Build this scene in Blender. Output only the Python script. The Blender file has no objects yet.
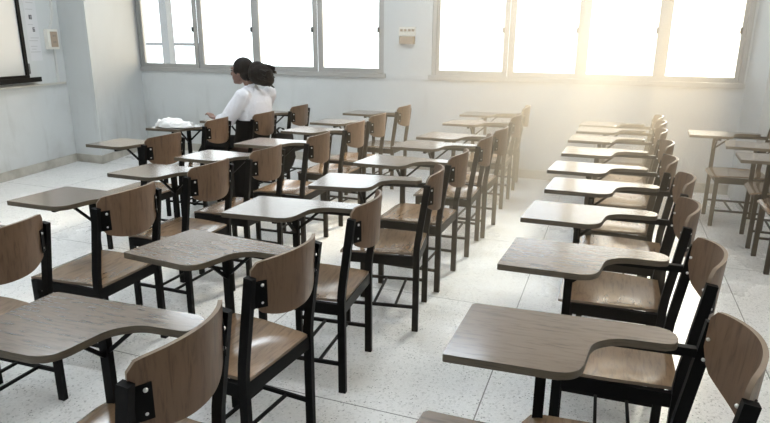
import bpy, bmesh, math, random
from mathutils import Vector, Matrix, Euler
random.seed(7)
S = bpy.context.scene
FILL_LAMP = 17.
HAZE = .29
SUN = 40000.
COL = S.collection
PI = math.pi

# ------------------------------------------------------------------ helpers
def tag(o, label=None, cat=None, group=None, kind=None):
    if label: o['label'] = label
    if cat: o['category'] = cat
    if group: o['group'] = group
    if kind: o['kind'] = kind
    return o

def link(name, bm, mats, parent=None, smooth=None):
    """link a bmesh as one mesh object"""
    bmesh.ops.recalc_face_normals(bm, faces=bm.faces[:])
    me = bpy.data.meshes.new(name)
    bm.to_mesh(me); bm.free()
    for m in (mats if isinstance(mats, (list, tuple)) else [mats]):
        me.materials.append(m)
    if smooth:
        me.shade_smooth()
        try: me.set_sharp_from_angle(angle=math.radians(smooth))
        except Exception: pass
    o = bpy.data.objects.new(name, me)
    COL.objects.link(o)
    if parent: o.parent = parent
    return o

def empty(name, loc=(0, 0, 0), rz=0):
    o = bpy.data.objects.new(name, None)
    o.empty_display_size = .1
    o.location = loc; o.rotation_euler = (0, 0, rz)
    COL.objects.link(o)
    return o

def box(bm, a, b, mi=0, bevel=0.0):
    x0, y0, z0 = [min(p, q) for p, q in zip(a, b)]
    x1, y1, z1 = [max(p, q) for p, q in zip(a, b)]
    t = bmesh.new()
    v = [t.verts.new(p) for p in ((x0,y0,z0),(x1,y0,z0),(x1,y1,z0),(x0,y1,z0),(x0,y0,z1),(x1,y0,z1),(x1,y1,z1),(x0,y1,z1))]
    for f in ((3,2,1,0),(4,5,6,7),(0,1,5,4),(1,2,6,5),(2,3,7,6),(3,0,4,7)):
        t.faces.new([v[i] for i in f])
    if bevel:
        bmesh.ops.bevel(t, geom=t.edges[:], offset=bevel, segments=2, affect='EDGES', profile=.7)
    add(bm, t, mi)

def add(bm, t, mi=0, mat=None):
    """append bmesh t (freed) to bm"""
    mp = {}
    for v in t.verts:
        mp[v] = bm.verts.new(mat @ v.co if mat else v.co)
    for f in t.faces:
        try:
            n = bm.faces.new([mp[v] for v in f.verts]); n.material_index = mi; n.smooth = f.smooth
        except ValueError: pass
    t.free()

def bar(bm, p, q, w, d=None, mi=0, up=(0, 0, 1), bevel=.002):
    """rectangular tube from p to q; w across, d along the 'up' side"""
    d = d or w
    p, q = Vector(p), Vector(q)
    t = q - p; L = t.length; t.normalize()
    u = Vector(up)
    if abs(t.dot(u)) > .95: u = Vector((1, 0, 0))
    s = t.cross(u).normalized(); u = s.cross(t).normalized()
    tmp = bmesh.new()
    box(tmp, (-w/2, -d/2, 0), (w/2, d/2, L), 0, bevel)
    M = Matrix((s, u, t)).transposed().to_4x4(); M.translation = p
    add(bm, tmp, mi, M)

def path_bar(bm, pts, w, d, side=(0, 1, 0), mi=0):
    """mitred rectangular tube along points lying in the plane normal to 'side'; w = size along side"""
    side = Vector(side); P = [Vector(p) for p in pts]
    rings = []
    for i, p in enumerate(P):
        a = (P[i] - P[i-1]).normalized() if i else (P[1] - P[0]).normalized()
        b = (P[i+1] - P[i]).normalized() if i < len(P)-1 else a
        t = (a + b).normalized()
        n = t.cross(side).normalized()
        k = 1 / max(.3, n.dot(a.cross(side).normalized()))
        rings.append([bm.verts.new(p + side*sx*w/2 + n*sn*d/2*k) for sx, sn in ((-1,-1),(1,-1),(1,1),(-1,1))])
    for r0, r1 in zip(rings, rings[1:]):
        for j in range(4):
            f = bm.faces.new((r0[j], r0[(j+1) % 4], r1[(j+1) % 4], r1[j])); f.material_index = mi
    bm.faces.new(rings[0][::-1]).material_index = mi
    bm.faces.new(rings[-1]).material_index = mi

def cyl(bm, p, q, r, n=12, mi=0, r2=None):
    p, q = Vector(p), Vector(q); t = (q - p)
    L = t.length
    tmp = bmesh.new()
    bmesh.ops.create_cone(tmp, cap_ends=True, segments=n, radius1=r, radius2=r if r2 is None else r2, depth=L)
    M = t.to_track_quat('Z', 'Y').to_matrix().to_4x4(); M.translation = (p + q) / 2
    add(bm, tmp, mi, M)

def ball(bm, c, r, mi=0, seg=16, rot=None):
    tmp = bmesh.new()
    bmesh.ops.create_uvsphere(tmp, u_segments=seg, v_segments=max(6, seg*2//3), radius=1)
    r = r if isinstance(r, (tuple, list)) else (r, r, r)
    M = Matrix.Translation(c) @ (rot.to_matrix().to_4x4() if rot else Matrix()) @ Matrix.Diagonal((*r, 1))
    add(bm, tmp, mi, M)

def slab(bm, poly, z0, z1, mi=0, bevel=0.0, mi_side=None, soft=False):
    """extruded polygon with eased edges"""
    t = bmesh.new()
    lo = [t.verts.new((x, y, z0)) for x, y in poly]; hi = [t.verts.new((x, y, z1)) for x, y in poly]
    n = len(poly)
    t.faces.new(lo[::-1]); t.faces.new(hi)
    for i in range(n): t.faces.new((lo[i], lo[(i+1) % n], hi[(i+1) % n], hi[i]))
    if bevel:
        e = [e for e in t.edges if abs(e.verts[0].co.z - e.verts[1].co.z) < 1e-6]
        bmesh.ops.bevel(t, geom=e, offset=bevel, segments=2, affect='EDGES', profile=.5)
    mp = {}
    for v in t.verts: mp[v] = bm.verts.new(v.co)
    t.normal_update()
    for f in t.faces:
        nf = bm.faces.new([mp[v] for v in f.verts])
        nf.smooth = soft and abs(f.normal.z) < .2
        nf.material_index = mi if (mi_side is None or abs(f.normal.z) > .9) else mi_side
    t.free()

def fillet(pts, seg=6):
    """pts: (x, y, r) -> rounded polygon"""
    out = []; n = len(pts)
    for i in range(n):
        p = Vector(pts[i][:2]); r = pts[i][2]
        a = Vector(pts[i-1][:2]) - p; b = Vector(pts[(i+1) % n][:2]) - p
        if r <= 0: out.append((p.x, p.y)); continue
        la, lb = a.length, b.length; a.normalize(); b.normalize()
        ang = a.angle(b); d = min(r / math.tan(ang/2), la*.49, lb*.49)
        p0, p2 = p + a*d, p + b*d
        for k in range(seg+1):
            t = k/seg
            q = p0*(1-t)**2 + p*2*t*(1-t) + p2*t*t
            out.append((q.x, q.y))
    return out

# ------------------------------------------------------------------ materials
def mat(name, color=(.8, .8, .8), rough=.5, metal=0., spec=.5):
    m = bpy.data.materials.new(name); m.use_nodes = True
    nt = m.node_tree; b = nt.nodes['Principled BSDF']
    b.inputs['Base Color'].default_value = (*color, 1)
    b.inputs['Roughness'].default_value = rough
    b.inputs['Metallic'].default_value = metal
    b.inputs['Specular IOR Level'].default_value = spec
    return m, nt, b

def N(nt, t, **kw):
    n = nt.nodes.new(t)
    for k, v in kw.items(): setattr(n, k, v)
    return n

def ramp(nt, src, stops):
    r = N(nt, 'ShaderNodeValToRGB')
    e = r.color_ramp.elements
    while len(e) < len(stops): e.new(.5)
    for el, (p, c) in zip(e, stops):
        el.position = p; el.color = (*c, 1) if len(c) == 3 else c
    nt.links.new(src, r.inputs[0]); return r.outputs[0]

def noise(nt, vec, scale, detail=4, rough=.55, dist=0.):
    n = N(nt, 'ShaderNodeTexNoise')
    n.inputs['Scale'].default_value = scale; n.inputs['Detail'].default_value = detail
    n.inputs['Roughness'].default_value = rough; n.inputs['Distortion'].default_value = dist
    if vec is not None: nt.links.new(vec, n.inputs['Vector'])
    return n.outputs['Fac']

def mapping(nt, src, scale=(1, 1, 1), loc=(0, 0, 0), rot=(0, 0, 0)):
    m = N(nt, 'ShaderNodeMapping')
    m.inputs['Scale'].default_value = scale; m.inputs['Location'].default_value = loc; m.inputs['Rotation'].default_value = rot
    nt.links.new(src, m.inputs['Vector']); return m.outputs[0]

def mixc(nt, fac, a, b, mode='MIX'):
    m = N(nt, 'ShaderNodeMix', data_type='RGBA', blend_type=mode)
    for sock, v in ((m.inputs['Factor'], fac), (m.inputs[6], a), (m.inputs[7], b)):
        if isinstance(v, (int, float)): sock.default_value = v
        elif isinstance(v, tuple): sock.default_value = (*v, 1) if len(v) == 3 else v
        else: nt.links.new(v, sock)
    return m.outputs[2]

def math_(nt, op, a, b=None, c=None):
    m = N(nt, 'ShaderNodeMath', operation=op)
    for i, v in enumerate((a, b, c)):
        if v is None: continue
        if isinstance(v, (int, float)): m.inputs[i].default_value = v
        else: nt.links.new(v, m.inputs[i])
    return m.outputs[0]

def bump(nt, b, h, strength=.2, dist=.01):
    n = N(nt, 'ShaderNodeBump')
    n.inputs['Strength'].default_value = strength; n.inputs['Distance'].default_value = dist
    nt.links.new(h, n.inputs['Height']); nt.links.new(n.outputs[0], b.inputs['Normal'])

def wood(name, base, dark, rough, grain_scale, axis_scale, coat=.0, spec=.5):
    m, nt, b = mat(name, base, rough)
    tc = N(nt, 'ShaderNodeTexCoord')
    oi = N(nt, 'ShaderNodeObjectInfo')
    sh = N(nt, 'ShaderNodeVectorMath', operation='ADD')
    cx = N(nt, 'ShaderNodeCombineXYZ')
    r10 = math_(nt, 'MULTIPLY', oi.outputs['Random'], 37.)
    for i in range(3): nt.links.new(r10, cx.inputs[i])
    nt.links.new(tc.outputs['Object'], sh.inputs[0]); nt.links.new(cx.outputs[0], sh.inputs[1])
    v = mapping(nt, sh.outputs[0], axis_scale)
    g = noise(nt, v, grain_scale, 6, .6, .6)
    g2 = noise(nt, sh.outputs[0], 5, 3)
    c = ramp(nt, g, [(.34, tuple(x*.95 for x in dark)), (.5, base), (.7, tuple(x*1.1 for x in base))])
    c = mixc(nt, ramp(nt, g2, [(.25, (.25,)*3), (.75, (0,)*3)]), c, tuple(x*.75 for x in base))
    # each board a little lighter or darker than its fellows
    vv = math_(nt, 'MULTIPLY_ADD', oi.outputs['Random'], .3, .86)
    hs = N(nt, 'ShaderNodeHueSaturation'); nt.links.new(vv, hs.inputs['Value']); nt.links.new(c, hs.inputs['Color'])
    nt.links.new(hs.outputs[0], b.inputs['Base Color'])
    rr = ramp(nt, g2, [(.2, (rough*.92,)*3), (.8, (min(1, rough*1.12),)*3)])
    nt.links.new(rr, b.inputs['Roughness'])
    b.inputs['Coat Weight'].default_value = coat; b.inputs['Coat Roughness'].default_value = .13
    if not coat: bump(nt, b, g, .04, .001)
    b.inputs['Specular IOR Level'].default_value = spec
    return m

M = {}
M['tablet'] = wood('worn_laminate_top', (.165, .119, .086), (.108, .077, .055), .24, 9, (1.2, 9, 9), .6, .6)
M['ply'], _, _ = mat('raw_ply_edge', (.21, .152, .103), .5)
M['edge'] = wood('board_edge', (.10, .078, .050), (.06, .046, .030), .5, 20, (1, 1, 14))
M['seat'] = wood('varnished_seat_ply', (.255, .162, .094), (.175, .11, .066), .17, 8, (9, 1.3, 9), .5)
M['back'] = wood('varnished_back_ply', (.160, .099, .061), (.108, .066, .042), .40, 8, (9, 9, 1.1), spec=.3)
M['steel'], nt, b = mat('black_painted_steel', (.0022, .002, .0021), .5, 0., .12)
M['bolt'], nt, b = mat('zinc_bolt', (.75, .74, .72), .3, 1.)

m, nt, b = mat('terrazzo', (.6, .6, .59), .32); M['floor'] = m
ge = N(nt, 'ShaderNodeNewGeometry'); pos = ge.outputs['Position']
v1 = N(nt, 'ShaderNodeTexVoronoi'); v1.inputs['Scale'].default_value = 120; nt.links.new(pos, v1.inputs['Vector'])
chip = ramp(nt, v1.outputs['Color'], [(.0, (.50, .50, .495)), (.2, (.66, .66, .655)), (.3, (.76, .76, .755)), (.8, (.82, .82, .815))])
v2 = N(nt, 'ShaderNodeTexVoronoi'); v2.inputs['Scale'].default_value = 60; nt.links.new(pos, v2.inputs['Vector'])
spk = math_(nt, 'LESS_THAN', v2.outputs['Distance'], .2)
spk2 = math_(nt, 'MULTIPLY', spk, math_(nt, 'GREATER_THAN', noise(nt, pos, 9, 2), .52))
c = mixc(nt, math_(nt, 'MULTIPLY', spk2, .75), chip, (.10, .10, .10))
dirt = noise(nt, pos, 1.6, 5, .6)
c = mixc(nt, ramp(nt, dirt, [(.35, (0,)*3), (.75, (.34,)*3)]), c, (.55, .54, .52))
sx = N(nt, 'ShaderNodeSeparateXYZ'); nt.links.new(pos, sx.inputs[0])
def seam(s, off, per):
    f = math_(nt, 'FRACT', math_(nt, 'MULTIPLY', math_(nt, 'ADD', s, -off + per*20.5), 1/per))
    return math_(nt, 'LESS_THAN', math_(nt, 'ABSOLUTE', math_(nt, 'SUBTRACT', f, .5)), .0028/per)
sm = math_(nt, 'MAXIMUM', seam(sx.outputs[0], -1.6, 1.2), seam(sx.outputs[1], 2.05, 1.2))
c = mixc(nt, math_(nt, 'MULTIPLY', sm, .85), c, (.10, .10, .095))
nt.links.new(c, b.inputs['Base Color'])
nt.links.new(ramp(nt, dirt, [(.3, (.24,)*3), (.8, (.46,)*3)]), b.inputs['Roughness'])

def plaster(name, base, stain):
    m, nt, b = mat(name, base, .75, spec=.3)
    ge = N(nt, 'ShaderNodeNewGeometry'); pos = ge.outputs['Position']
    sx = N(nt, 'ShaderNodeSeparateXYZ'); nt.links.new(pos, sx.inputs[0])
    n1 = noise(nt, pos, 1.3, 6, .62); n2 = noise(nt, mapping(nt, pos, (6, 6, 1.2)), 1.4, 4)
    # scuffs and grime thicken toward the floor
    low = N(nt, 'ShaderNodeMapRange'); low.inputs[1].default_value = 1.1; low.inputs[2].default_value = .1
    low.inputs[3].default_value = .12; low.inputs[4].default_value = 1.
    nt.links.new(sx.outputs[2], low.inputs[0])
    f = math_(nt, 'MULTIPLY', ramp(nt, n1, [(.42, (0,)*3), (.72, (.75,)*3)]), low.outputs[0])
    c = mixc(nt, f, base, stain)
    f2 = math_(nt, 'MULTIPLY', ramp(nt, n2, [(.55, (0,)*3), (.75, (.4,)*3)]), low.outputs[0])
    c = mixc(nt, f2, c, tuple(x*.7 for x in stain))
    nt.links.new(c, b.inputs['Base Color'])
    bump(nt, b, noise(nt, pos, 30, 3), .05, .004)
    return m
M['wall'] = plaster('painted_plaster', (.60, .62, .622), (.42, .415, .395))
M['ceil'], _, _ = mat('white_ceiling_paint', (.82, .82, .80), .8)
m, nt, b = mat('terrazzo_skirting', (.42, .39, .33), .45); M['skirt'] = m
ge = N(nt, 'ShaderNodeNewGeometry')
c = ramp(nt, noise(nt, ge.outputs['Position'], 4, 6), [(.35, (.32, .295, .25)), (.65, (.52, .495, .44))]); nt.links.new(c, b.inputs['Base Color'])
M['alu'], nt, b = mat('dull_aluminium', (.42, .42, .41), .42, .35)
M['latch'], _, _ = mat('dark_latch', (.06, .06, .06), .4)
M['whiteboard'], _, _ = mat('whiteboard_face', (.60, .61, .60), .25)
M['blackplastic'], _, _ = mat('black_trim', (.004, .004, .004), .55, 0., .15)
M['ivory'], _, _ = mat('ivory_plastic', (.76, .74, .68), .45)
M['tan'], _, _ = mat('tan_plastic', (.40, .31, .23), .5)
M['pvc'], _, _ = mat('white_conduit', (.62, .62, .60), .5)
M['darkgrey'], _, _ = mat('dark_grey_plastic', (.10, .10, .10), .5)
M['paper'], _, _ = mat('white_paper', (.80, .80, .79), .7)
M['notice'], _, _ = mat('notice_paper', (.64, .645, .66), .8)
M['ink'], _, _ = mat('print_ink', (.12, .12, .13), .6)
M['greyink'], _, _ = mat('faint_print', (.50, .50, .51), .7)
M['ledge'], _, _ = mat('painted_ledge', (.60, .59, .54), .6)
M['skin'], nt, b = mat('skin', (.19, .105, .080), .55)
b.inputs['Subsurface Weight'].default_value = .08; b.inputs['Subsurface Radius'].default_value = (.02, .008, .005)
m, nt, b = mat('white_blouse_cotton', (.78, .78, .83), .8); M['blouse'] = m
tc = N(nt, 'ShaderNodeTexCoord'); bump(nt, b, noise(nt, mapping(nt, tc.outputs['Object'], (9, 9, 4)), 2.2, 3, .5, 1.2), .55, .03)
M['skirt_cloth'], _, _ = mat('black_skirt_cloth', (.004, .004, .0045), .9, 0., .1)
m, nt, b = mat('dark_hair', (.008, .006, .006), .6, 0., .15); M['hair'] = m
tc = N(nt, 'ShaderNodeTexCoord'); hn = noise(nt, mapping(nt, tc.outputs['Object'], (60, 60, 9)), 2.5, 3)
bump(nt, b, hn, .8, .01)
nt.links.new(ramp(nt, hn, [(.35, (.004, .0035, .0035)), (.8, (.016, .010, .009))]), b.inputs['Base Color'])
M['bag'], _, _ = mat('black_bag_nylon', (.004, .004, .0045), .8, 0., .1)
M['shoe'], _, _ = mat('black_shoe', (.010, .010, .010), .35)
M['eye'], _, _ = mat('dark_eye', (.02, .015, .012), .2)
M['outpost'], _, _ = mat('pale_exterior_paint', (.19, .195, .195), .8)
# clear glass: lets daylight straight through, mirrors a little at grazing angles
m = bpy.data.materials.new('window_glass'); m.use_nodes = True; nt = m.node_tree
for n in list(nt.nodes): nt.nodes.remove(n)
out = N(nt, 'ShaderNodeOutputMaterial'); mx = N(nt, 'ShaderNodeMixShader')
tr = N(nt, 'ShaderNodeBsdfTransparent'); tr.inputs[0].default_value = (.97, .98, .975, 1)
gl = N(nt, 'ShaderNodeBsdfGlossy'); gl.inputs['Roughness'].default_value = .03
fr = N(nt, 'ShaderNodeFresnel'); fr.inputs[0].default_value = 1.35
nt.links.new(fr.outputs[0], mx.inputs[0]); nt.links.new(tr.outputs[0], mx.inputs[1]); nt.links.new(gl.outputs[0], mx.inputs[2])
nt.links.new(mx.outputs[0], out.inputs[0]); M['glass'] = m

# ------------------------------------------------------------------ the room
YB = 6.75                                   # inner face of the window wall
ZC = 3.25
def lw(y): return -5.94 - .17*(y - 4.4)     # inner face of the whiteboard wall (the room is a little out of square)
YF = -2.6; XR = 3.6
SILL = 1.05; HEAD = 2.55
W1 = (-6.06, -2.535); W2 = (-1.96, 1.15)
FX0, FX1, FX2 = -3.6, 1.6, 0                 # unseen windows added in the rear wall behind the viewpoint, for fill light

def struct(name, bm, m, parent=None, smooth=None):
    o = link(name, bm, m, parent, smooth)
    if parent is None: o['kind'] = 'structure'
    return o

bm = bmesh.new()
box(bm, (-7.5, YF-.2, -.12), (XR+.2, YB+.2, 0)); struct('floor', bm, M['floor'])
bm = bmesh.new()
box(bm, (-7.5, YF-.2, ZC), (XR+.2, YB+.2, ZC+.12)); struct('ceiling', bm, M['ceil'])
bm = bmesh.new()
T = .16
def wall_back(bm):
    xs = [-7.5, W1[0], W1[1], W2[0], W2[1], XR+.2]
    for i in range(5):
        if i in (1, 3):
            box(bm, (xs[i], YB, 0), (xs[i+1], YB+T, SILL)); box(bm, (xs[i], YB, HEAD), (xs[i+1], YB+T, ZC))
        else: box(bm, (xs[i], YB, 0), (xs[i+1], YB+T, ZC))
wall_back(bm); bmesh.ops.remove_doubles(bm, verts=bm.verts[:], dist=1e-5); struct('wall_back', bm, M['wall'])
# whiteboard wall with its corner pillar
bm = bmesh.new()
PF = 5.6
poly = [(lw(YF), YF), (lw(PF), PF), (-5.735, PF), (-6.045, YB), (-7.4, YB), (-7.4, YF)]
slab(bm, poly[::-1], 0, ZC); struct('wall_left', bm, M['wall'])
bm = bmesh.new()
def run(bm, pts, h, t):
    for (a, b) in zip(pts, pts[1:]):
        a, b = Vector(a), Vector(b); d = (b-a).normalized(); n = Vector((d.y, -d.x))
        q = [a - d*0, b + d*t*.0, b + n*t, a + n*t]
        slab(bm, [(p.x, p.y) for p in q], 0.0, h, 0, .004)
run(bm, [(lw(YF)+.001, YF), (lw(PF)+.001, PF)], .10, .016)
run(bm, [(lw(PF), PF-.001), (-5.72, PF-.001)], .10, .016)
run(bm, [(-5.734, PF-.016), (-6.03, YB-.02)], .10, .016)
struct('baseboard_left', bm, M['skirt'])
bm = bmesh.new()
run(bm, [(-6.02, YB-.001), (1.16, YB-.001)], .10, .014); struct('baseboard_back', bm, M['skirt'])
# opposite wall with its pillar
bm = bmesh.new()
slab(bm, [(XR, YF), (XR+.2, YF), (XR+.2, YB), (1.165, YB), (1.185, 5.97), (1.75, 5.97), (1.75, 6.6), (XR, 6.6)], 0, ZC); struct('wall_right', bm, M['wall'])
bm = bmesh.new()
for a, b, z0, z1 in ((-7.5, FX0, 0, ZC), (FX1, XR+.2, 0, ZC), (FX0, FX1, 0, 1.0), (FX0, FX1, 2.6, ZC)):
    box(bm, (a, YF-T, z0), (b, YF, z1))
struct('wall_front', bm, M['wall'])
bm = bmesh.new(); box(bm, (-6.09, YB-.022, SILL-.004), (W1[1]+.03, YB-.001, SILL+.045), 0, .003); struct('trim_1', bm, M['alu'])
bm = bmesh.new(); box(bm, (W2[0]-.035, YB-.022, SILL-.004), (1.160, YB-.001, SILL+.045), 0, .003); struct('trim_2', bm, M['alu'])

def window(name, x0, x1, n, z0=SILL+.002, z1=HEAD-.002, y=YB, latch=True):
    root = empty(name, ((x0+x1)/2, y, z0)); root['kind'] = 'structure'
    cx, H = (x0+x1)/2, z1-z0; w = (x1-x0)/2 - .001
    f = bmesh.new(); fw = .045; d0, d1 = .008, .085
    box(f, (-w, d0, 0), (w, d1, fw), 0, .003); box(f, (-w, d0, H-fw), (w, d1, H), 0, .003)
    box(f, (-w, d0, fw), (-w+fw, d1, H-fw), 0, .003); box(f, (w-fw, d0, fw), (w, d1, H-fw), 0, .003)
    link('window_frame', f, M['alu'], root)
    pw = (2*w - 2*fw)/n
    for i in range(n):
        sh = .04*(i > 0); sh2 = .04*(i < n-1)
        a, b = -w+fw+pw*i+sh, -w+fw+pw*(i+1)+sh2
        yo = .022 if i % 2 == 0 else .050
        s = bmesh.new(); t = .034; tl = .034 if i == 0 else .066; tr = .034 if i == n-1 else .052; e = g = 0.
        A, B = a+e, b+g
        for p, q in (((A, 0, fw), (A+tl, .024, H-fw)), ((B-tr, 0, fw), (B, .024, H-fw)), ((A+tl, 0, fw), (B-tr, .024, fw+.05)), ((A+tl, 0, H-fw-.05), (B-tr, .024, H-fw))):
            box(s, (p[0], p[1]+yo, p[2]), (q[0], q[1]+yo, q[2]), 0, .002)
        sash = link('sash', s, M['alu'], root)
        g = bmesh.new(); box(g, (A+tl-.005, yo+.010, fw+.045), (B-tr+.005, yo+.014, H-fw-.045)); link('pane', g, M['glass'], sash)
        if latch:
            k = bmesh.new(); box(k, (B-tr-.016, yo-.016, .50), (B-tr+.008, yo, .56), 0, .004); link('latch', k, M['latch'], sash)
    return root
window('window_1', *W1, 4); window('window_2', *W2, 4)
window('rear_fill_window', FX0, FX1, 6, 1.002, 2.598, YF-.10, False)  # added rear window band, lets in fill light

# something pale stands outside the first pane
bm = bmesh.new(); box(bm, (-7.55, 9.0, -.5), (-7.40, 9.15, 4)); tag(link('exterior_post', bm, M['outpost']), 'pale post standing outside the window beside the corner pillar', 'post', kind='thing')
bm = bmesh.new(); box(bm, (-9.9, 9.4, 1.335), (-7.05, 9.44, 1.385)); box(bm, (-9.86, 9.4, -.5), (-9.8, 9.44, 1.335)); box(bm, (-7.11, 9.4, -.5), (-7.07, 9.44, 1.335))
tag(link('balcony_rail', bm, M['outpost']), 'pale horizontal rail outside the window beside the corner pillar', 'railing', kind='thing')

# ------------------------------------------------------------------ whiteboard wall fittings
WR = math.atan2(1, .17) - PI/2   # wall direction
def wall_empty(name, y, z):
    o = empty(name, (lw(y), y, z)); o.rotation_euler = (0, 0, math.atan(.17)); return o
# local axes on that wall: +x into the room, +y along the wall toward the windows
wb = wall_empty('whiteboard', 4.995, 1.035)
tag(wb, 'white marker board in a black frame on the grey wall', 'whiteboard')
bm = bmesh.new(); box(bm, (.002, -2.4, .03), (.016, -.03, 1.25)); link('writing_surface', bm, M['whiteboard'], wb)
bm = bmesh.new()
box(bm, (.001, -.045, .04), (.034, 0, 1.235), 0, .003); box(bm, (.001, -2.43, .04), (.034, -2.385, 1.235), 0, .003)
box(bm, (.001, -2.43, 1.235), (.034, 0, 1.28), 0, .003); box(bm, (.001, -2.43, 0), (.034, 0, .04), 0, .003)
link('frame', bm, M['blackplastic'], wb)
bm = bmesh.new(); box(bm, (.001, -2.2, -.035), (.09, .10, -.002), 0, .004); box(bm, (.08, -2.2, -.035), (.094, .10, .016), 0, .002); link('marker_tray', bm, M['blackplastic'], wb)
bm = bmesh.new(); box(bm, (.001, .004, .05), (.028, .03, .16), 0, .003); link('clip', bm, M['darkgrey'], wb)
bm = bmesh.new(); box(bm, (.001, -2.9, 0), (.03, .36, .022), 0, .004)
lo = link('ledge', bm, M['ledge']); lo.location = (lw(5.2), 5.2, .945); lo.rotation_euler = (0, 0, math.atan(.17))
lo.name = 'trim_3'; lo['kind'] = 'structure'
nb = wall_empty('notice_sheet', 5.16, 1.40); tag(nb, 'white printed notice sheet pinned between the whiteboard and the socket', 'notice')
bm = bmesh.new(); box(bm, (.001, -.08, -.18), (.003, .10, .62)); link('sheet', bm, M['notice'], nb)
bm = bmesh.new()
def mark(y0, z0, y1, z1): box(bm, (.0031, y0, z0), (.0036, y1, z1))
for z in (.30, .32): pass
# two short printed numerals, as on the sheet
def glyph(bm, y, z, s, segs):
    P = {'a': ((0, 2), (1, 2)), 'b': ((1, 1), (1, 2)), 'c': ((1, 0), (1, 1)), 'd': ((0, 0), (1, 0)), 'e': ((0, 0), (0, 1)), 'f': ((0, 1), (0, 2)), 'g': ((0, 1), (1, 1))}
    t = s*.16
    for k in segs:
        (u0, v0), (u1, v1) = P[k]
        box(bm, (.0031, y+u0*s*.6-t, z+v0*s*.5-t), (.0036, y+u1*s*.6+t, z+v1*s*.5+t))
glyph(bm, -.040, .265, .036, 'bc'); glyph(bm, -.006, .265, .036, 'abcdefg'); glyph(bm, .015, .135, .036, 'acdefg')
link('numerals', bm, M['ink'], nb)
bm = bmesh.new()
for i, z in enumerate((.58, .55, .52, .49, .46, .43, .36, .20, .06, .03, -.03, -.06, -.09)):
    a = -.065 + .012*((i*7) % 3); box(bm, (.0031, a, z), (.0035, .085 - .02*((i*5) % 4), z+.009))
link('printed_lines', bm, M['greyink'], nb)
sb = wall_empty('wall_socket', 5.42, 1.36); tag(sb, 'ivory surface-mounted socket box beside the corner pillar', 'socket')
bm = bmesh.new(); box(bm, (.001, -.095, -.02), (.05, .075, .20), 0, .006); link('box', bm, M['ivory'], sb)
bm = bmesh.new(); box(bm, (.0505, -.055, .005), (.056, .055, .175), 0, .003); link('cover_plate', bm, M['tan'], sb)
bm = bmesh.new()
for z in (.05, .12):
    for y in (-.018, .012): box(bm, (.0561, y, z), (.0575, y+.008, z+.018))
link('slots', bm, M['ink'], sb)
bm = bmesh.new(); box(bm, (.001, -.012, 0), (.02, .012, .385), 0, .003)
o = link('conduit', bm, M['pvc']); o.location = (lw(5.45), 5.45, .968); o.rotation_euler = (0, 0, math.atan(.17))
tag(o, 'thin white cable conduit running down from the socket box to the ledge', 'conduit')
bm = bmesh.new(); path_bar(bm, [(.012, 0, 0), (.012, .015, .03), (.012, .06, .13), (.012, .075, .18), (.012, .075, 1.65)], .02, .02, (1, 0, 0))
o = link('conduit', bm, M['pvc']); o.location = (lw(5.42), 5.42, 1.563); o.rotation_euler = (0, 0, math.atan(.17))
tag(o, 'thin white cable conduit rising from the socket box toward the ceiling', 'conduit')
# switches between the two windows
sw = empty('wall_switch', (-2.25, YB, 1.49)); tag(sw, 'small cream switch panel on the wall between the two windows', 'switch')
bm = bmesh.new(); box(bm, (-.10, -.012, .03), (.10, -.001, .125), 0, .004); link('plate', bm, M['ivory'], sw)
for i, x in enumerate((-.068, -.025, .025, .068)):
    bm = bmesh.new(); box(bm, (x-.016, -.019, .075), (x+.016, -.0121, .10), 0, .002); link('rocker', bm, M['tan'], sw)
bm = bmesh.new(); slab(bm, fillet([(-.09, .0, .0), (-.09, -.04, .02), (.09, -.04, .02), (.09, 0, 0)]), -.06, .022, 0, .003)
for v in bm.verts: v.co.y = min(v.co.y, -.001)
link('cover_box', bm, M['tan'], sw)

# ------------------------------------------------------------------ tablet-arm chairs (local: +x forward, +y the sitter's left)
HW = .189
XRr, XFf = -.193, .173
def sheet(bm, G, off, mi_rim=1):
    """closed board from a grid of points G and an offset function giving the lower/rear face"""
    n, m = len(G), len(G[0])
    A = [[bm.verts.new(p) for p in r] for r in G]
    B = [[bm.verts.new(off(p)) for p in r] for r in G]
    for i in range(n-1):
        for j in range(m-1):
            bm.faces.new((A[i][j], A[i+1][j], A[i+1][j+1], A[i][j+1])); bm.faces.new((B[i][j], B[i][j+1], B[i+1][j+1], B[i+1][j]))
    loop = [(i, 0) for i in range(n)] + [(n-1, j) for j in range(1, m)] + [(i, m-1) for i in range(n-2, -1, -1)] + [(0, j) for j in range(m-2, 0, -1)]
    for (i, j), (k, l) in zip(loop, loop[1:]+loop[:1]):
        f = bm.faces.new((A[i][j], B[i][j], B[k][l], A[k][l])); f.material_index = mi_rim

def make_seat(parent):
    nx, ny = 18, 14
    bm = bmesh.new(); top = []
    for i in range(nx+1):
        u = i/nx; row = []
        for j in range(ny+1):
            v = j/ny*2-1
            x = -.199 + .414*u
            hw = .1775 + .018*min(1, max(0, u-.06)*2.2)
            ex = max(0, abs(u-.5)*2 - .86)/.14
            hw2 = hw - .030*(ex**2.4) if u > .5 else hw - .006*(ex**2)
            z = .4285 - .013*math.exp(-((u-.36)/.26)**2)*(1-v*v)**.8 + .003*math.sin(u*PI)*(v*v)
            if u > .86: z -= .016*((u-.86)/.14)**2
            row.append(Vector((x, v*hw2, z)))
        top.append(row)
    sheet(bm, top, lambda p: p - Vector((0, 0, .0115)))
    return link('seat', bm, [M['seat'], M['ply']], parent, 40)

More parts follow.
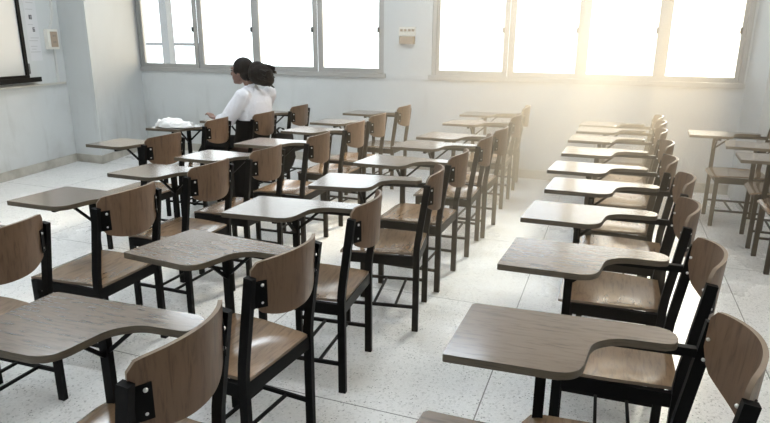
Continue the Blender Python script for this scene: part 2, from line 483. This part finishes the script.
def back_x(s, z): return -.221 - .060*(1-s*s) - .06*(z-.68)
def make_back(parent):
    ns, nt_ = 24, 14; w = .1745
    bm = bmesh.new(); G = []
    for i in range(ns+1):
        s = i/ns*2-1; col = []
        a = abs(s)
        zt = .842 - .012*a*a - .022*max(0, (a-.88)/.12)**2.2
        zb = .632 + .050*a**2.6 + .045*max(0, (a-.80)/.20)**2.5
        for j in range(nt_+1):
            z = zb + (zt-zb)*j/nt_
            col.append(Vector((back_x(s, z), s*w, z)))
        G.append(col)
    def rear(p):
        s = p.y/w; n = Vector((-1, .12/w*s*.9, 0)).normalized()
        return p + n*.0115
    sheet(bm, G, rear)
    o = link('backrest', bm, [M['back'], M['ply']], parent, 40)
    for sg in (-1, 1):
        b = bmesh.new()
        s0, s1 = 1.0, .80
        xa, xb = back_x(s0, .725)-.0135, back_x(s1, .725)-.0155
        path_bar(b, [(xa-.004, sg*.186, .728), (xa-.003, sg*w*.99, .728), (xb-.003, sg*w*s1, .728)], .088, .004, (0, 0, 1))
        for z in (.699, .757):
            p = Vector((back_x(.87, z)-.016, sg*w*.87, z)); ball(b, p, (.006, .006, .006), 1, 10)
            q = Vector((back_x(.87, z)+.014, sg*w*.87, z)); ball(b, q, (.005, .005, .005), 1, 10)
        link('bracket', b, [M['steel'], M['bolt']], o)
    return o

def make_chair():
    root = empty('tablet_arm_chair')
    make_seat(root); make_back(root)
    # rear legs run up into the back posts
    for sg in (1, -1):
        b = bmesh.new()
        path_bar(b, [(XRr, sg*HW, 0), (XRr, sg*HW, .44), (XRr-.004, sg*HW, .49), (-.240, sg*HW, .79)], .022, .032)
        link('leg', b, M['steel'], root)
    b = bmesh.new(); path_bar(b, [(XFf, HW, 0), (XFf, HW, .412)], .022, .030); link('leg', b, M['steel'], root)
    b = bmesh.new(); path_bar(b, [(XFf, -HW, 0), (XFf, -HW, .712)], .022, .030); link('leg', b, M['steel'], root)
    b = bmesh.new()
    zr0, zr1 = .366, .4155
    for sg in (1, -1): box(b, (XRr+.016, sg*HW-.0105, zr0), (XFf-.015, sg*HW+.0105, zr1), 0, .002)
    box(b, (XFf-.012, -HW+.011, zr0), (XFf+.010, HW-.011, zr1-.010), 0, .002); box(b, (XRr-.010, -HW+.011, zr0), (XRr+.012, HW-.011, zr1-.0005), 0, .002)
    link('seat_frame', b, M['steel'], root)
    b = bmesh.new(); zk = .135
    for sg in (1, -1): bar(b, (XRr+.016, sg*HW, zk), (XFf-.015, sg*HW, zk), .014, .016)
    for x in (-.085, .03): bar(b, (x, -HW+.007, zk), (x, HW-.007, zk), .012)
    link('book_rack', b, M['steel'], root)
    # arm board
    poly = fillet([(.408, .088, .004), (.384, -.238, .012), (-.158, -.238, .05), (-.168, -.140, .05), (-.01, -.136, .10), (.052, -.09, .10), (.082, .090, .075)], 8)
    b = bmesh.new(); slab(b, poly, .7135, .735, 0, .0025, 1, True)
    link('writing_tablet', b, [M['tablet'], M['edge']], root)
    b = bmesh.new(); z = .7015
    box(b, (-.212, -HW-.011, z-.014), (XFf-.014, -HW+.011, z+.0115), 0, .002)
    box(b, (XFf+.015, -HW-.011, z-.010), (.30, -HW+.011, z+.0115), 0, .002)
    box(b, (XFf-.011, -HW+.011, z-.010), (XFf+.011, .045, z+.0115), 0, .002)
    bar(b, (XFf, -.065, z-.008), (XFf, -HW+.010, .585), .014, .012)
    bar(b, (.055, -HW, z-.010), (XFf-.013, -HW, .60), .014, .012)
    link('tablet_support', b, M['steel'], root)
    return root

def copy_tree(o, parent=None):
    c = o.copy(); COL.objects.link(c); c.parent = parent
    for ch in list(o.children): copy_tree(ch, c)
    return c

CH = {
'R0': (.087, .838, 3.151), 'R1': (.075, 1.424, 3.20), 'R2': (.091, 2.084, 3.162), 'R3': (.082, 2.690, 3.151), 'R4': (.121, 3.268, 3.150), 'R5': (.082, 3.772, 3.136),
'R6': (.110, 4.390, 3.164), 'R7': (.108, 5.004, 3.151), 'R8': (.136, 5.538, 3.151), 'R9': (.138, 5.960, 3.151),
'C0': (-1.132, 1.034, 3.187), 'C1': (-1.183, 1.657, 3.051), 'C2': (-1.179, 2.295, 3.223), 'C3': (-1.076, 2.941, 3.307), 'C4': (-1.078, 3.520, 3.124),
'C5': (-1.058, 4.185, 3.167), 'C6': (-1.029, 4.665, 3.107), 'C7': (-1.053, 5.550, 3.143), 'C8': (-1.075, 6.300, 3.20),
'L0': (-2.242, 1.450, 3.173), 'L1': (-2.223, 2.060, 3.149), 'L2': (-2.249, 2.699, 3.126), 'L3': (-2.216, 3.233, 3.120), 'L4': (-2.168, 3.846, 3.161),
'L5': (-2.178, 4.534, 3.115), 'L6': (-2.204, 5.106, 3.107), 'L7': (-2.222, 5.890, 3.114),
'K1': (-3.129, 3.394, 3.108), 'K2': (-3.321, 4.257, 3.207), 'K3': (-3.193, 4.804, 3.131), 'K4': (-3.196, 5.484, 3.134),
'S1': (1.034, 5.690, 3.156), 'S2': (1.236, 5.140, 3.089), 'S3': (1.238, 4.600, 3.165),
}
ORD = 'first second third fourth fifth sixth seventh eighth ninth tenth'.split()
LAB = {}
for k in range(10): LAB['R%d' % k] = '%s wooden tablet chair from the window wall, in the column across the aisle' % ORD[9-k]
for k in range(9): LAB['C%d' % k] = '%s wooden tablet chair from the window wall, in the middle column along the aisle' % ORD[8-k]
for k in range(8): LAB['L%d' % k] = '%s wooden tablet chair from the window wall, in the column just behind the student' % ORD[7-k]
LAB['R1'] = 'tablet chair across the aisle, ninth from the window wall, with a broad brown tablet'
LAB['C1'] = 'dull brown tablet chair of the middle column, eighth from the window wall'
LAB['C2'] = 'tablet chair of the middle column with glossy seat, seventh from the window wall'
LAB['L2'] = 'dark-backed tablet chair behind the student, sixth from the window wall in its column'
LAB['K1'] = 'wooden tablet chair in front of the one holding the white bag, nearest the whiteboard wall'
LAB['K1'] = 'empty wooden tablet chair on its own beside the bare floor by the corner pillar'
LAB['K2'] = 'wooden tablet chair with the crumpled white bag on its tablet'
LAB['K3'] = 'wooden tablet chair that the student in the white blouse sits on'
LAB['K4'] = 'wooden tablet chair between the seated student and the window wall'
LAB['S1'] = 'tablet chair at the corner pillar, its slim front legs clear of the other chairs'
LAB['S2'] = 'middle chair of the three at the corner below the last window'
LAB['S3'] = 'last of the three corner chairs, farther from the window wall than its two fellows'
GRP = {'R': 'tablet chairs across the aisle', 'C': 'tablet chairs in the middle column', 'L': 'tablet chairs behind the student', 'K': 'tablet chairs toward the whiteboard', 'S': 'tablet chairs in the window corner'}
proto = make_chair(); used = False
for k, (x, y, a) in CH.items():
    o = copy_tree(proto) if used else proto
    used = True
    o.location = (x - .006, y, 0); o.rotation_euler = (0, 0, a)
    tag(o, LAB[k], 'chair', GRP[k[0]])

# ------------------------------------------------------------------ the student
def evaluated(name, bm, mods, m, parent=None, smooth=60):
    me = bpy.data.meshes.new(name); bm.to_mesh(me); bm.free()
    o = bpy.data.objects.new(name, me); COL.objects.link(o)
    for t, kw in mods:
        md = o.modifiers.new(t, t)
        for k, v in kw.items(): setattr(md, k, v)
    dg = bpy.context.evaluated_depsgraph_get(); dg.update()
    me2 = bpy.data.meshes.new_from_object(o.evaluated_get(dg))
    o.modifiers.clear(); o.data = me2
    me2.materials.clear(); me2.materials.append(m)
    me2.shade_smooth()
    if parent: o.parent = parent
    return o

def limb(bm, pts, n=14):
    """tapered tube through (point, radius) with round ends"""
    for (p, r), (q, s) in zip(pts, pts[1:]):
        p, q = Vector(p), Vector(q)
        t = bmesh.new()
        bmesh.ops.create_cone(t, cap_ends=True, segments=n, radius1=r, radius2=s, depth=(q-p).length)
        Mx = (q-p).to_track_quat('Z', 'Y').to_matrix().to_4x4(); Mx.translation = (p+q)/2
        add(bm, t, 0, Mx)
    for p, r in pts: ball(bm, p, r, 0, n)

def loft(bm, rings, n=28):
    """rings: (center, half width in y, half depth, tilt of the ring's own axis in the x-z plane)"""
    prev = None; first = None
    for c, a, b, th in rings:
        c = Vector(c); ux = Vector((math.cos(th), 0, math.sin(th)))
        ring = [bm.verts.new(c + Vector((0, 1, 0))*a*math.cos(t) + ux*b*math.sin(t)) for t in (2*PI*i/n for i in range(n))]
        if prev:
            for i in range(n): bm.faces.new((prev[i], prev[(i+1) % n], ring[(i+1) % n], ring[i]))
        else: first = ring
        prev = ring
    bm.faces.new(first[::-1]); bm.faces.new(prev)

PX, PY = -3.06, 4.79
st = empty('person', (PX, PY, 0)); tag(st, 'student in white blouse and long black skirt seated writing, dark ponytail', 'person')
inv = Matrix.Translation((-PX, -PY, 0))
def P(x, y, z): return Vector((x-PX, y-PY, z))
bm = bmesh.new()
# trunk
loft(bm, [(P(-3.10, PY, .450), .12, .10, 0), (P(-3.10, PY, .52), .165, .125, 0), (P(-3.085, PY, .62), .150, .110, 0), (P(-3.065, PY, .74), .125, .092, -.05), (P(-3.045, PY, .86), .145, .105, -.08), (P(-3.045, PY, .95), .155, .105, -.1), (P(-3.055, PY, 1.015), .125, .080, -.15), (P(-3.065, PY, 1.045), .06, .055, -.2)])
limb(bm, [(P(-3.06, PY, 1.02), .055), (P(-3.085, PY-.005, 1.09), .048), (P(-3.11, PY-.01, 1.14), .05)])
HC = P(-3.155, PY-.01, 1.190)          # head
ball(bm, HC + Vector((.012, 0, .018)), (.094, .074, .098), 0, 24)
ball(bm, HC + Vector((-.035, 0, -.035)), (.058, .056, .078), 0, 20)
ball(bm, HC + Vector((-.062, 0, -.088)), (.026, .030, .024), 0, 14)      # chin
cyl(bm, HC + Vector((-.088, 0, .012)), HC + Vector((-.110, 0, -.026)), .007, 10, 0, .014); ball(bm, HC + Vector((-.104, 0, -.028)), (.013, .015, .011), 0, 12)   # nose
ball(bm, HC + Vector((-.088, 0, -.056)), (.010, .024, .007), 0, 12); ball(bm, HC + Vector((-.086, 0, -.066)), (.010, .021, .007), 0, 12)  # lips
for s in (-1, 1):
    ball(bm, HC + Vector((.010, s*.074, -.012)), (.018, .009, .030), 0, 12)   # ears
    ball(bm, HC + Vector((-.078, s*.034, .030)), (.012, .024, .008), 0, 12)   # brow
# arms
SL, SR = P(-3.05, PY-.170, .985), P(-3.00, PY+.175, .985)
EL, ER = P(-3.185, 4.555, .785), P(-3.14, 5.045, .79)
WL, WRi = P(-3.335, 4.640, .772), P(-3.36, 4.93, .772)
limb(bm, [(SL, .050), (EL, .038), (WL, .026)]); limb(bm, [(SR, .050), (ER, .038), (WRi, .026)])
def hand(bm, wrist, fwd, side, thumb, curl):
    wrist, fwd, side = Vector(wrist), Vector(fwd).normalized(), Vector(side).normalized()
    up = fwd.cross(side); up = up if up.z > 0 else -up
    pc = wrist + fwd*.045
    rot = Matrix((fwd, side, up)).transposed().to_quaternion()
    ball(bm, pc, (.048, .036, .014), 0, 14, rot)
    for k, (o, L) in enumerate(((-.027, .066), (-.009, .075), (.009, .070), (.026, .056))):
        a = wrist + fwd*.078 + side*o
        b = a + fwd*L*.45 + up*curl[0]*L; c = b + fwd*L*.33 + up*curl[1]*L; d = c + fwd*L*.22 + up*curl[2]*L
        limb(bm, [(wrist + fwd*.045 + side*o*.8, .0095), (a, .009), (b, .0082), (c, .0075), (d, .0062)], 8)
    a = wrist + fwd*.028 + side*thumb*.030
    limb(bm, [(a, .011), (a + fwd*.028 + side*thumb*.024 + up*.004, .010), (a + fwd*.058 + side*thumb*.028, .0085)], 8)
# the hand toward us is lifted at the fingers, the far hand holds the pen
hand(bm, WL, (-.94, .20, .16), (.2, .95, 0), 1, (.30, .05, -.25))
hand(bm, WRi, (-.9, -.38, -.02), (-.38, .9, 0), -1, (.12, -.22, -.45))
# legs
for s in (-1, 1):
    y = PY + s*.085
    limb(bm, [(P(-3.10, y, .520), .072), (P(-3.46, y, .500), .050), (P(-3.485, y, .28), .042), (P(-3.47, y, .085), .032)])
    limb(bm, [(P(-3.455, y, .055), .034), (P(-3.54, y, .040), .030), (P(-3.60, y, .030), .022)])
body = evaluated('body', bm, [('REMESH', dict(mode='VOXEL', voxel_size=.0055)), ('SMOOTH', dict(factor=.5, iterations=4))], M['skin'], st)
for s in (-1, 1):
    bm = bmesh.new(); ball(bm, HC + Vector((-.0845, s*.032, .010)), (.006, .012, .006), 0, 10); link('eye', bm, M['eye'], st, 60)
# blouse
bm = bmesh.new()
loft(bm, [(P(-3.066, PY, .725), .170, .126, -.05), (P(-3.062, PY, .745), .178, .132, -.05), (P(-3.045, PY, .80), .182, .136, -.06), (P(-3.038, PY, .88), .188, .136, -.08), (P(-3.04, PY, .95), .192, .130, -.1), (P(-3.05, PY, 1.005), .168, .110, -.15), (P(-3.06, PY, 1.040), .115, .090, -.2)])
limb(bm, [(P(-3.055, PY, 1.02), .064), (P(-3.072, PY-.002, 1.052), .058)])
for a, e, w in ((SL, EL, WL), (SR, ER, WRi)):
    f = e.lerp(w, .80)
    limb(bm, [(a + Vector((0, 0, .0)), .072), (a.lerp(e, .5), .074), (e, .068), (f, .048)])
    ball(bm, a + Vector((.0, (-.01 if a is SL else .01), .008)), (.072, .064, .064), 0, 16)
ball(bm, EL + Vector((.02, 0, -.012)), (.058, .050, .048), 0, 14)
evaluated('blouse', bm, [('REMESH', dict(mode='VOXEL', voxel_size=.012)), ('SMOOTH', dict(factor=.5, iterations=5))], M['blouse'], st)
bm = bmesh.new()   # collar
for s in (-1, 1):
    path_bar(bm, [P(-3.02, PY+s*.02, 1.075), P(-3.055, PY+s*.066, 1.068), P(-3.12, PY+s*.052, 1.030)], .034, .008, (.3, s*.5, .8))
link('collar', bm, M['blouse'], st)
# skirt: waist, over the thighs, down past the knees to the ankles
bm = bmesh.new()
H2 = PI/2
loft(bm, [(P(-3.064, PY, .775), .188, .140, 0), (P(-3.070, PY, .70), .190, .142, 0), (P(-3.08, PY, .62), .195, .145, 0.0), (P(-3.10, PY, .56), .205, .150, .1), (P(-3.17, PY, .525), .228, .145, .5), (P(-3.28, PY, .515), .222, .105, 1.1),
          (P(-3.40, PY, .51), .205, .092, 1.45), (P(-3.50, PY, .49), .205, .095, 2.1), (P(-3.53, PY, .42), .205, .105, 2.8), (P(-3.515, PY, .30), .215, .125, PI), (P(-3.50, PY, .18), .228, .145, PI), (P(-3.49, PY, .10), .235, .150, PI)], 40)
for v in bm.verts:
    if v.co.z < .45:
        t = math.atan2(v.co.y, v.co.x+.45); k = .014*math.sin(t*9)*(1 - v.co.z/.45); v.co.x += k*math.cos(t); v.co.y += k*math.sin(t)
for (x, w0, z0) in ((-3.00, .10, .14), (-3.14, .12, .07), (-3.29, .11, .05)):
    loft(bm, [(P(x, PY-.215, .50), .030, .10, .0), (P(x, PY-.228, .42), .034, .11, 0), (P(x, PY-.234, .25), .036, w0, 0), (P(x-.01, PY-.238, z0), .040, w0*1.1, 0)], 18)
link('skirt', bm, M['skirt_cloth'], st, 60)
for s in (-1, 1):
    bm = bmesh.new(); y = PY + s*.085
    limb(bm, [(P(-3.452, y, .045), .042), (P(-3.54, y, .040), .038), (P(-3.605, y, .034), .031)])
    for v in bm.verts: v.co.z = max(v.co.z, .001)
    evaluated('shoe', bm, [('REMESH', dict(mode='VOXEL', voxel_size=.006))], M['shoe'], st)
# hair: cap, band and bushy ponytail
bm = bmesh.new()
ball(bm, HC + Vector((.022, 0, .030)), (.101, .084, .098), 0, 28)
ball(bm, HC + Vector((.062, 0, -.022)), (.060, .074, .070), 0, 20)
for s in (-1, 1): ball(bm, HC + Vector((.004, s*.066, .014)), (.050, .022, .040), 0, 14)
for v in bm.verts:
    if v.co.x < HC.x-.052 and v.co.z < HC.z+.050: v.co.x = HC.x-.052
evaluated('hair', bm, [('REMESH', dict(mode='VOXEL', voxel_size=.007)), ('SMOOTH', dict(factor=.5, iterations=3))], M['hair'], st)
bm = bmesh.new()
TC = HC + Vector((.192, .012, -.012))
limb(bm, [(HC + Vector((.10, 0, .035)), .042), (TC + Vector((-.035, 0, .022)), .085), (TC + Vector((.03, 0, -.025)), .086), (TC + Vector((.065, 0, -.050)), .060)])
ball(bm, TC + Vector((-.01, 0, -.005)), (.112, .105, .098), 0, 20)
for i in range(70):
    t = random.uniform(0, 2*PI); r = random.uniform(.04, .085)
    a = TC + Vector((random.uniform(-.04, .05), math.cos(t)*r, math.sin(t)*r))
    b = a + Vector((random.uniform(.03, .075), math.cos(t)*.022, math.sin(t)*.015 - random.uniform(.01, .035)))
    limb(bm, [(a, .018), (b, .007)], 7)
evaluated('ponytail', bm, [('REMESH', dict(mode='VOXEL', voxel_size=.006))], M['hair'], st)

# pen in her far hand
bm = bmesh.new(); tip = Vector((-3.475, 4.875, .738)); cyl(bm, tip, tip + Vector((.055, .035, .115)), .0045, 10); cyl(bm, tip + Vector((0, 0, 0)), tip + Vector((.004, .003, .010)), .002, 8)
tag(link('pen', bm, M['ink'], None, 40), 'dark pen held in the far hand of the seated student', 'pen')
# bag on the back of her chair
bg = empty('shoulder_bag', (-2.795, 4.845, 0)); tag(bg, 'black cloth bag slung on the back of the chair of the student', 'bag')
bm = bmesh.new()
loft(bm, [((0, 0, .30), .10, .045, 0), ((0, 0, .33), .135, .062, 0), ((.004, 0, .42), .150, .075, 0), ((.004, 0, .54), .148, .070, 0), ((0, 0, .62), .140, .055, 0), ((-.006, 0, .655), .115, .032, 0)])
bm2 = bm
for v in bm2.verts: v.co.x += .012*math.sin(v.co.z*31 + v.co.y*17)
link('pouch', bm, M['bag'], bg, 60)
bm = bmesh.new(); path_bar(bm, [(-.008, -.06, .645), (-.03, -.05, .685), (-.036, 0, .698), (-.03, .05, .685), (-.008, .06, .645)], .022, .006, (1, 0, 0)); link('handle', bm, M['bag'], bg)
# crumpled white bag and a sheet on the next tablet
bm = bmesh.new()
x0, y0 = -3.535, 4.29
bmesh.ops.create_icosphere(bm, subdivisions=5, radius=1)
from mathutils import noise as mn
for v in bm.verts:
    d = v.co.normalized()
    n = mn.noise(d*2.1 + Vector((3, 1, 2)))*.35 + mn.noise(d*5)*.16 + abs(mn.noise(d*9))*.08
    h = .050 if d.x < .1 else .036
    v.co = Vector((d.x*(.185 + .05*n), d.y*(.10 + .03*n), min(.72, max(-.0, d.z)*1.35)*(h*(1.25 + 1.5*n)) + .006))
    if d.z < 0: v.co.z = .0012 + .004*(1+d.z)
    v.co.z += .018*math.exp(-((v.co.x+.07)/.05)**2)*max(0, d.z)
o = link('crumpled_bag', bm, M['paper'], None, 50); o.location = (x0, y0, .7362); o.rotation_euler = (0, 0, .06)
tag(o, 'crumpled white bag lying on the tablet beside the student', 'bag')
bm = bmesh.new(); slab(bm, [(-.075, -.10), (.075, -.10), (.075, .10), (-.075, .10)], .7353, .7361)
o = link('paper_sheet', bm, M['paper']); o.location = (-3.645, 4.385, 0); o.rotation_euler = (0, 0, .12)
tag(o, 'flat white sheet of paper partly under the crumpled white bag', 'paper')
bm = bmesh.new(); slab(bm, [(-.07, -.10), (.07, -.10), (.07, .10), (-.07, .10)], .7353, .7362)
o = link('paper_sheet', bm, M['paper']); o.location = (-3.46, 4.86, 0); o.rotation_euler = (0, 0, -.15)
tag(o, 'sheet of paper under the hands of the seated student', 'paper')

# ------------------------------------------------------------------ daylight
wd = bpy.data.worlds.new('sky'); S.world = wd; wd.use_nodes = True; nt = wd.node_tree
bgn = nt.nodes['Background']
tc = N(nt, 'ShaderNodeTexCoord'); dp = N(nt, 'ShaderNodeVectorMath', operation='DOT_PRODUCT')
dp.inputs[1].default_value = Vector((.42, .88, .22)).normalized()
nt.links.new(tc.outputs['Generated'], dp.inputs[0])
c = ramp(nt, dp.outputs['Value'], [(.0, (1.5, 1.6, 1.7)), (.5, (1.56, 1.66, 1.72)), (.87, (1.78, 1.85, 1.87)), (.985, (3.9, 3.1, 2.1))])
nt.links.new(c, bgn.inputs['Color']); bgn.inputs['Strength'].default_value = 1.7
def portal(name, c, rot, sx, sy):
    l = bpy.data.lights.new(name, 'AREA'); l.shape = 'RECTANGLE'; l.size = sx; l.size_y = sy
    o = bpy.data.objects.new(name, l); o.location = c; o.rotation_euler = rot; COL.objects.link(o)
    l.cycles.is_portal = True
zc = (SILL+HEAD)/2
portal('window_daylight', ((W1[0]+W1[1])/2, YB+.10, zc), (-PI/2, 0, 0), W1[1]-W1[0], HEAD-SILL)
portal('window_daylight', ((W2[0]+W2[1])/2, YB+.10, zc), (-PI/2, 0, 0), W2[1]-W2[0], HEAD-SILL)
portal('window_daylight', ((FX0+FX1)/2, YF-.12, 1.8), (PI/2, 0, 0), FX1-FX0, 1.6)  # portal of the added rear windows

# scattering volume added to give the warm flare glow below the last window
m = bpy.data.materials.new('flare_glow'); m.use_nodes = True; nt = m.node_tree
nt.nodes.remove(nt.nodes['Principled BSDF'])
vs = N(nt, 'ShaderNodeVolumeScatter'); vs.inputs['Color'].default_value = (1., .82, .60, 1); vs.inputs['Anisotropy'].default_value = .5
nt.links.new(vs.outputs[0], nt.nodes['Material Output'].inputs['Volume'])
ge = N(nt, 'ShaderNodeNewGeometry'); sx = N(nt, 'ShaderNodeSeparateXYZ'); nt.links.new(ge.outputs['Position'], sx.inputs[0])
def rng(v, a, b):
    r = N(nt, 'ShaderNodeMapRange', interpolation_type='SMOOTHSTEP')
    r.inputs[1].default_value = a; r.inputs[2].default_value = b; nt.links.new(v, r.inputs[0]); return r.outputs[0]
d = math_(nt, 'MULTIPLY', rng(sx.outputs[1], 1.5, 5.4), rng(sx.outputs[0], -2.3, .1))
d = math_(nt, 'MULTIPLY', d, rng(sx.outputs[0], 1.5, -.3))
nt.links.new(math_(nt, 'MULTIPLY', d, HAZE), vs.inputs['Density'])
bm = bmesh.new(); box(bm, (-2.3, 1.5, .002), (2.6, YB-.03, ZC-.1))
tag(link('haze', bm, m), 'warm bright haze volume added for flare glow below the window at the corner', 'haze', kind='stuff')

# low warm sun slanting in through the corner window
sd = Vector((.24, .85, .56)).normalized(); wc = Vector(((W2[0]+W2[1])/2, YB, zc))
l = bpy.data.lights.new('low_sun', 'SPOT'); l.energy = SUN; l.color = (1., .85, .64); l.shadow_soft_size = 1.6
l.spot_size = math.radians(17.5); l.spot_blend = .25
o = bpy.data.objects.new('low_sun', l); o.location = wc + sd*14; o.rotation_euler = (-sd).to_track_quat('-Z', 'Y').to_euler(); COL.objects.link(o)

# unseen fill lights added at the ceiling to brighten the room
m, nt, b = mat('fill_diffuser', (.9, .9, .9), .5); M['lamp'] = m
b.inputs['Emission Color'].default_value = (.90, .98, 1.04, 1); b.inputs['Emission Strength'].default_value = FILL_LAMP
m, nt, b = mat('fill_diffuser_warm', (.9, .9, .9), .5); M['lamp_warm'] = m  # warmer fill tint, added to warm the wall by the last window
b.inputs['Emission Color'].default_value = (1.04, .97, .86, 1); b.inputs['Emission Strength'].default_value = FILL_LAMP
k = 0
for x in (-4.3, -1.6, 1.2):
    for y in (1.6, 3.6, 5.6):
        f = empty('ceiling_fill_light', (x, y, ZC)); k += 1
        tag(f, 'long unseen fill light added above the rows of tablet chairs', 'ceiling light', 'added fill lights')
        bm = bmesh.new(); box(bm, (-.62, -.17, -.06), (.62, .17, -.001), 0, .01); link('housing', bm, M['ceil'], f)
        bm = bmesh.new(); box(bm, (-.60, -.15, -.075), (.60, .15, -.0605), 0, .004); link('diffuser', bm, M['lamp_warm' if x > 0 else 'lamp'], f)

# ------------------------------------------------------------------ camera
cd = bpy.data.cameras.new('camera'); cam = bpy.data.objects.new('camera', cd); COL.objects.link(cam)
cd.sensor_fit = 'HORIZONTAL'; cd.sensor_width = 36; cd.lens = 606.62/770*36
cd.clip_start = .02
R = Matrix.Rotation(.355218, 4, 'Z') @ Matrix.Rotation(PI/2 - .277291, 4, 'X') @ Matrix.Rotation(.007694, 4, 'Z')
cam.matrix_world = Matrix.Translation((0, 0, 1.483)) @ R
S.camera = cam

S.view_settings.view_transform = 'Standard'; S.view_settings.look = 'None'
S.view_settings.exposure = 0.0; S.view_settings.gamma = 1.0
S.view_settings.use_curve_mapping = False
S.cycles.use_denoising = True
S.cycles.volume_bounces = 1; S.cycles.volume_step_rate = 4.; S.cycles.max_bounces = 10; S.cycles.diffuse_bounces = 6; S.cycles.transparent_max_bounces = 12
S.cycles.caustics_reflective = False; S.cycles.caustics_refractive = False
S.cycles.sample_clamp_indirect = 8
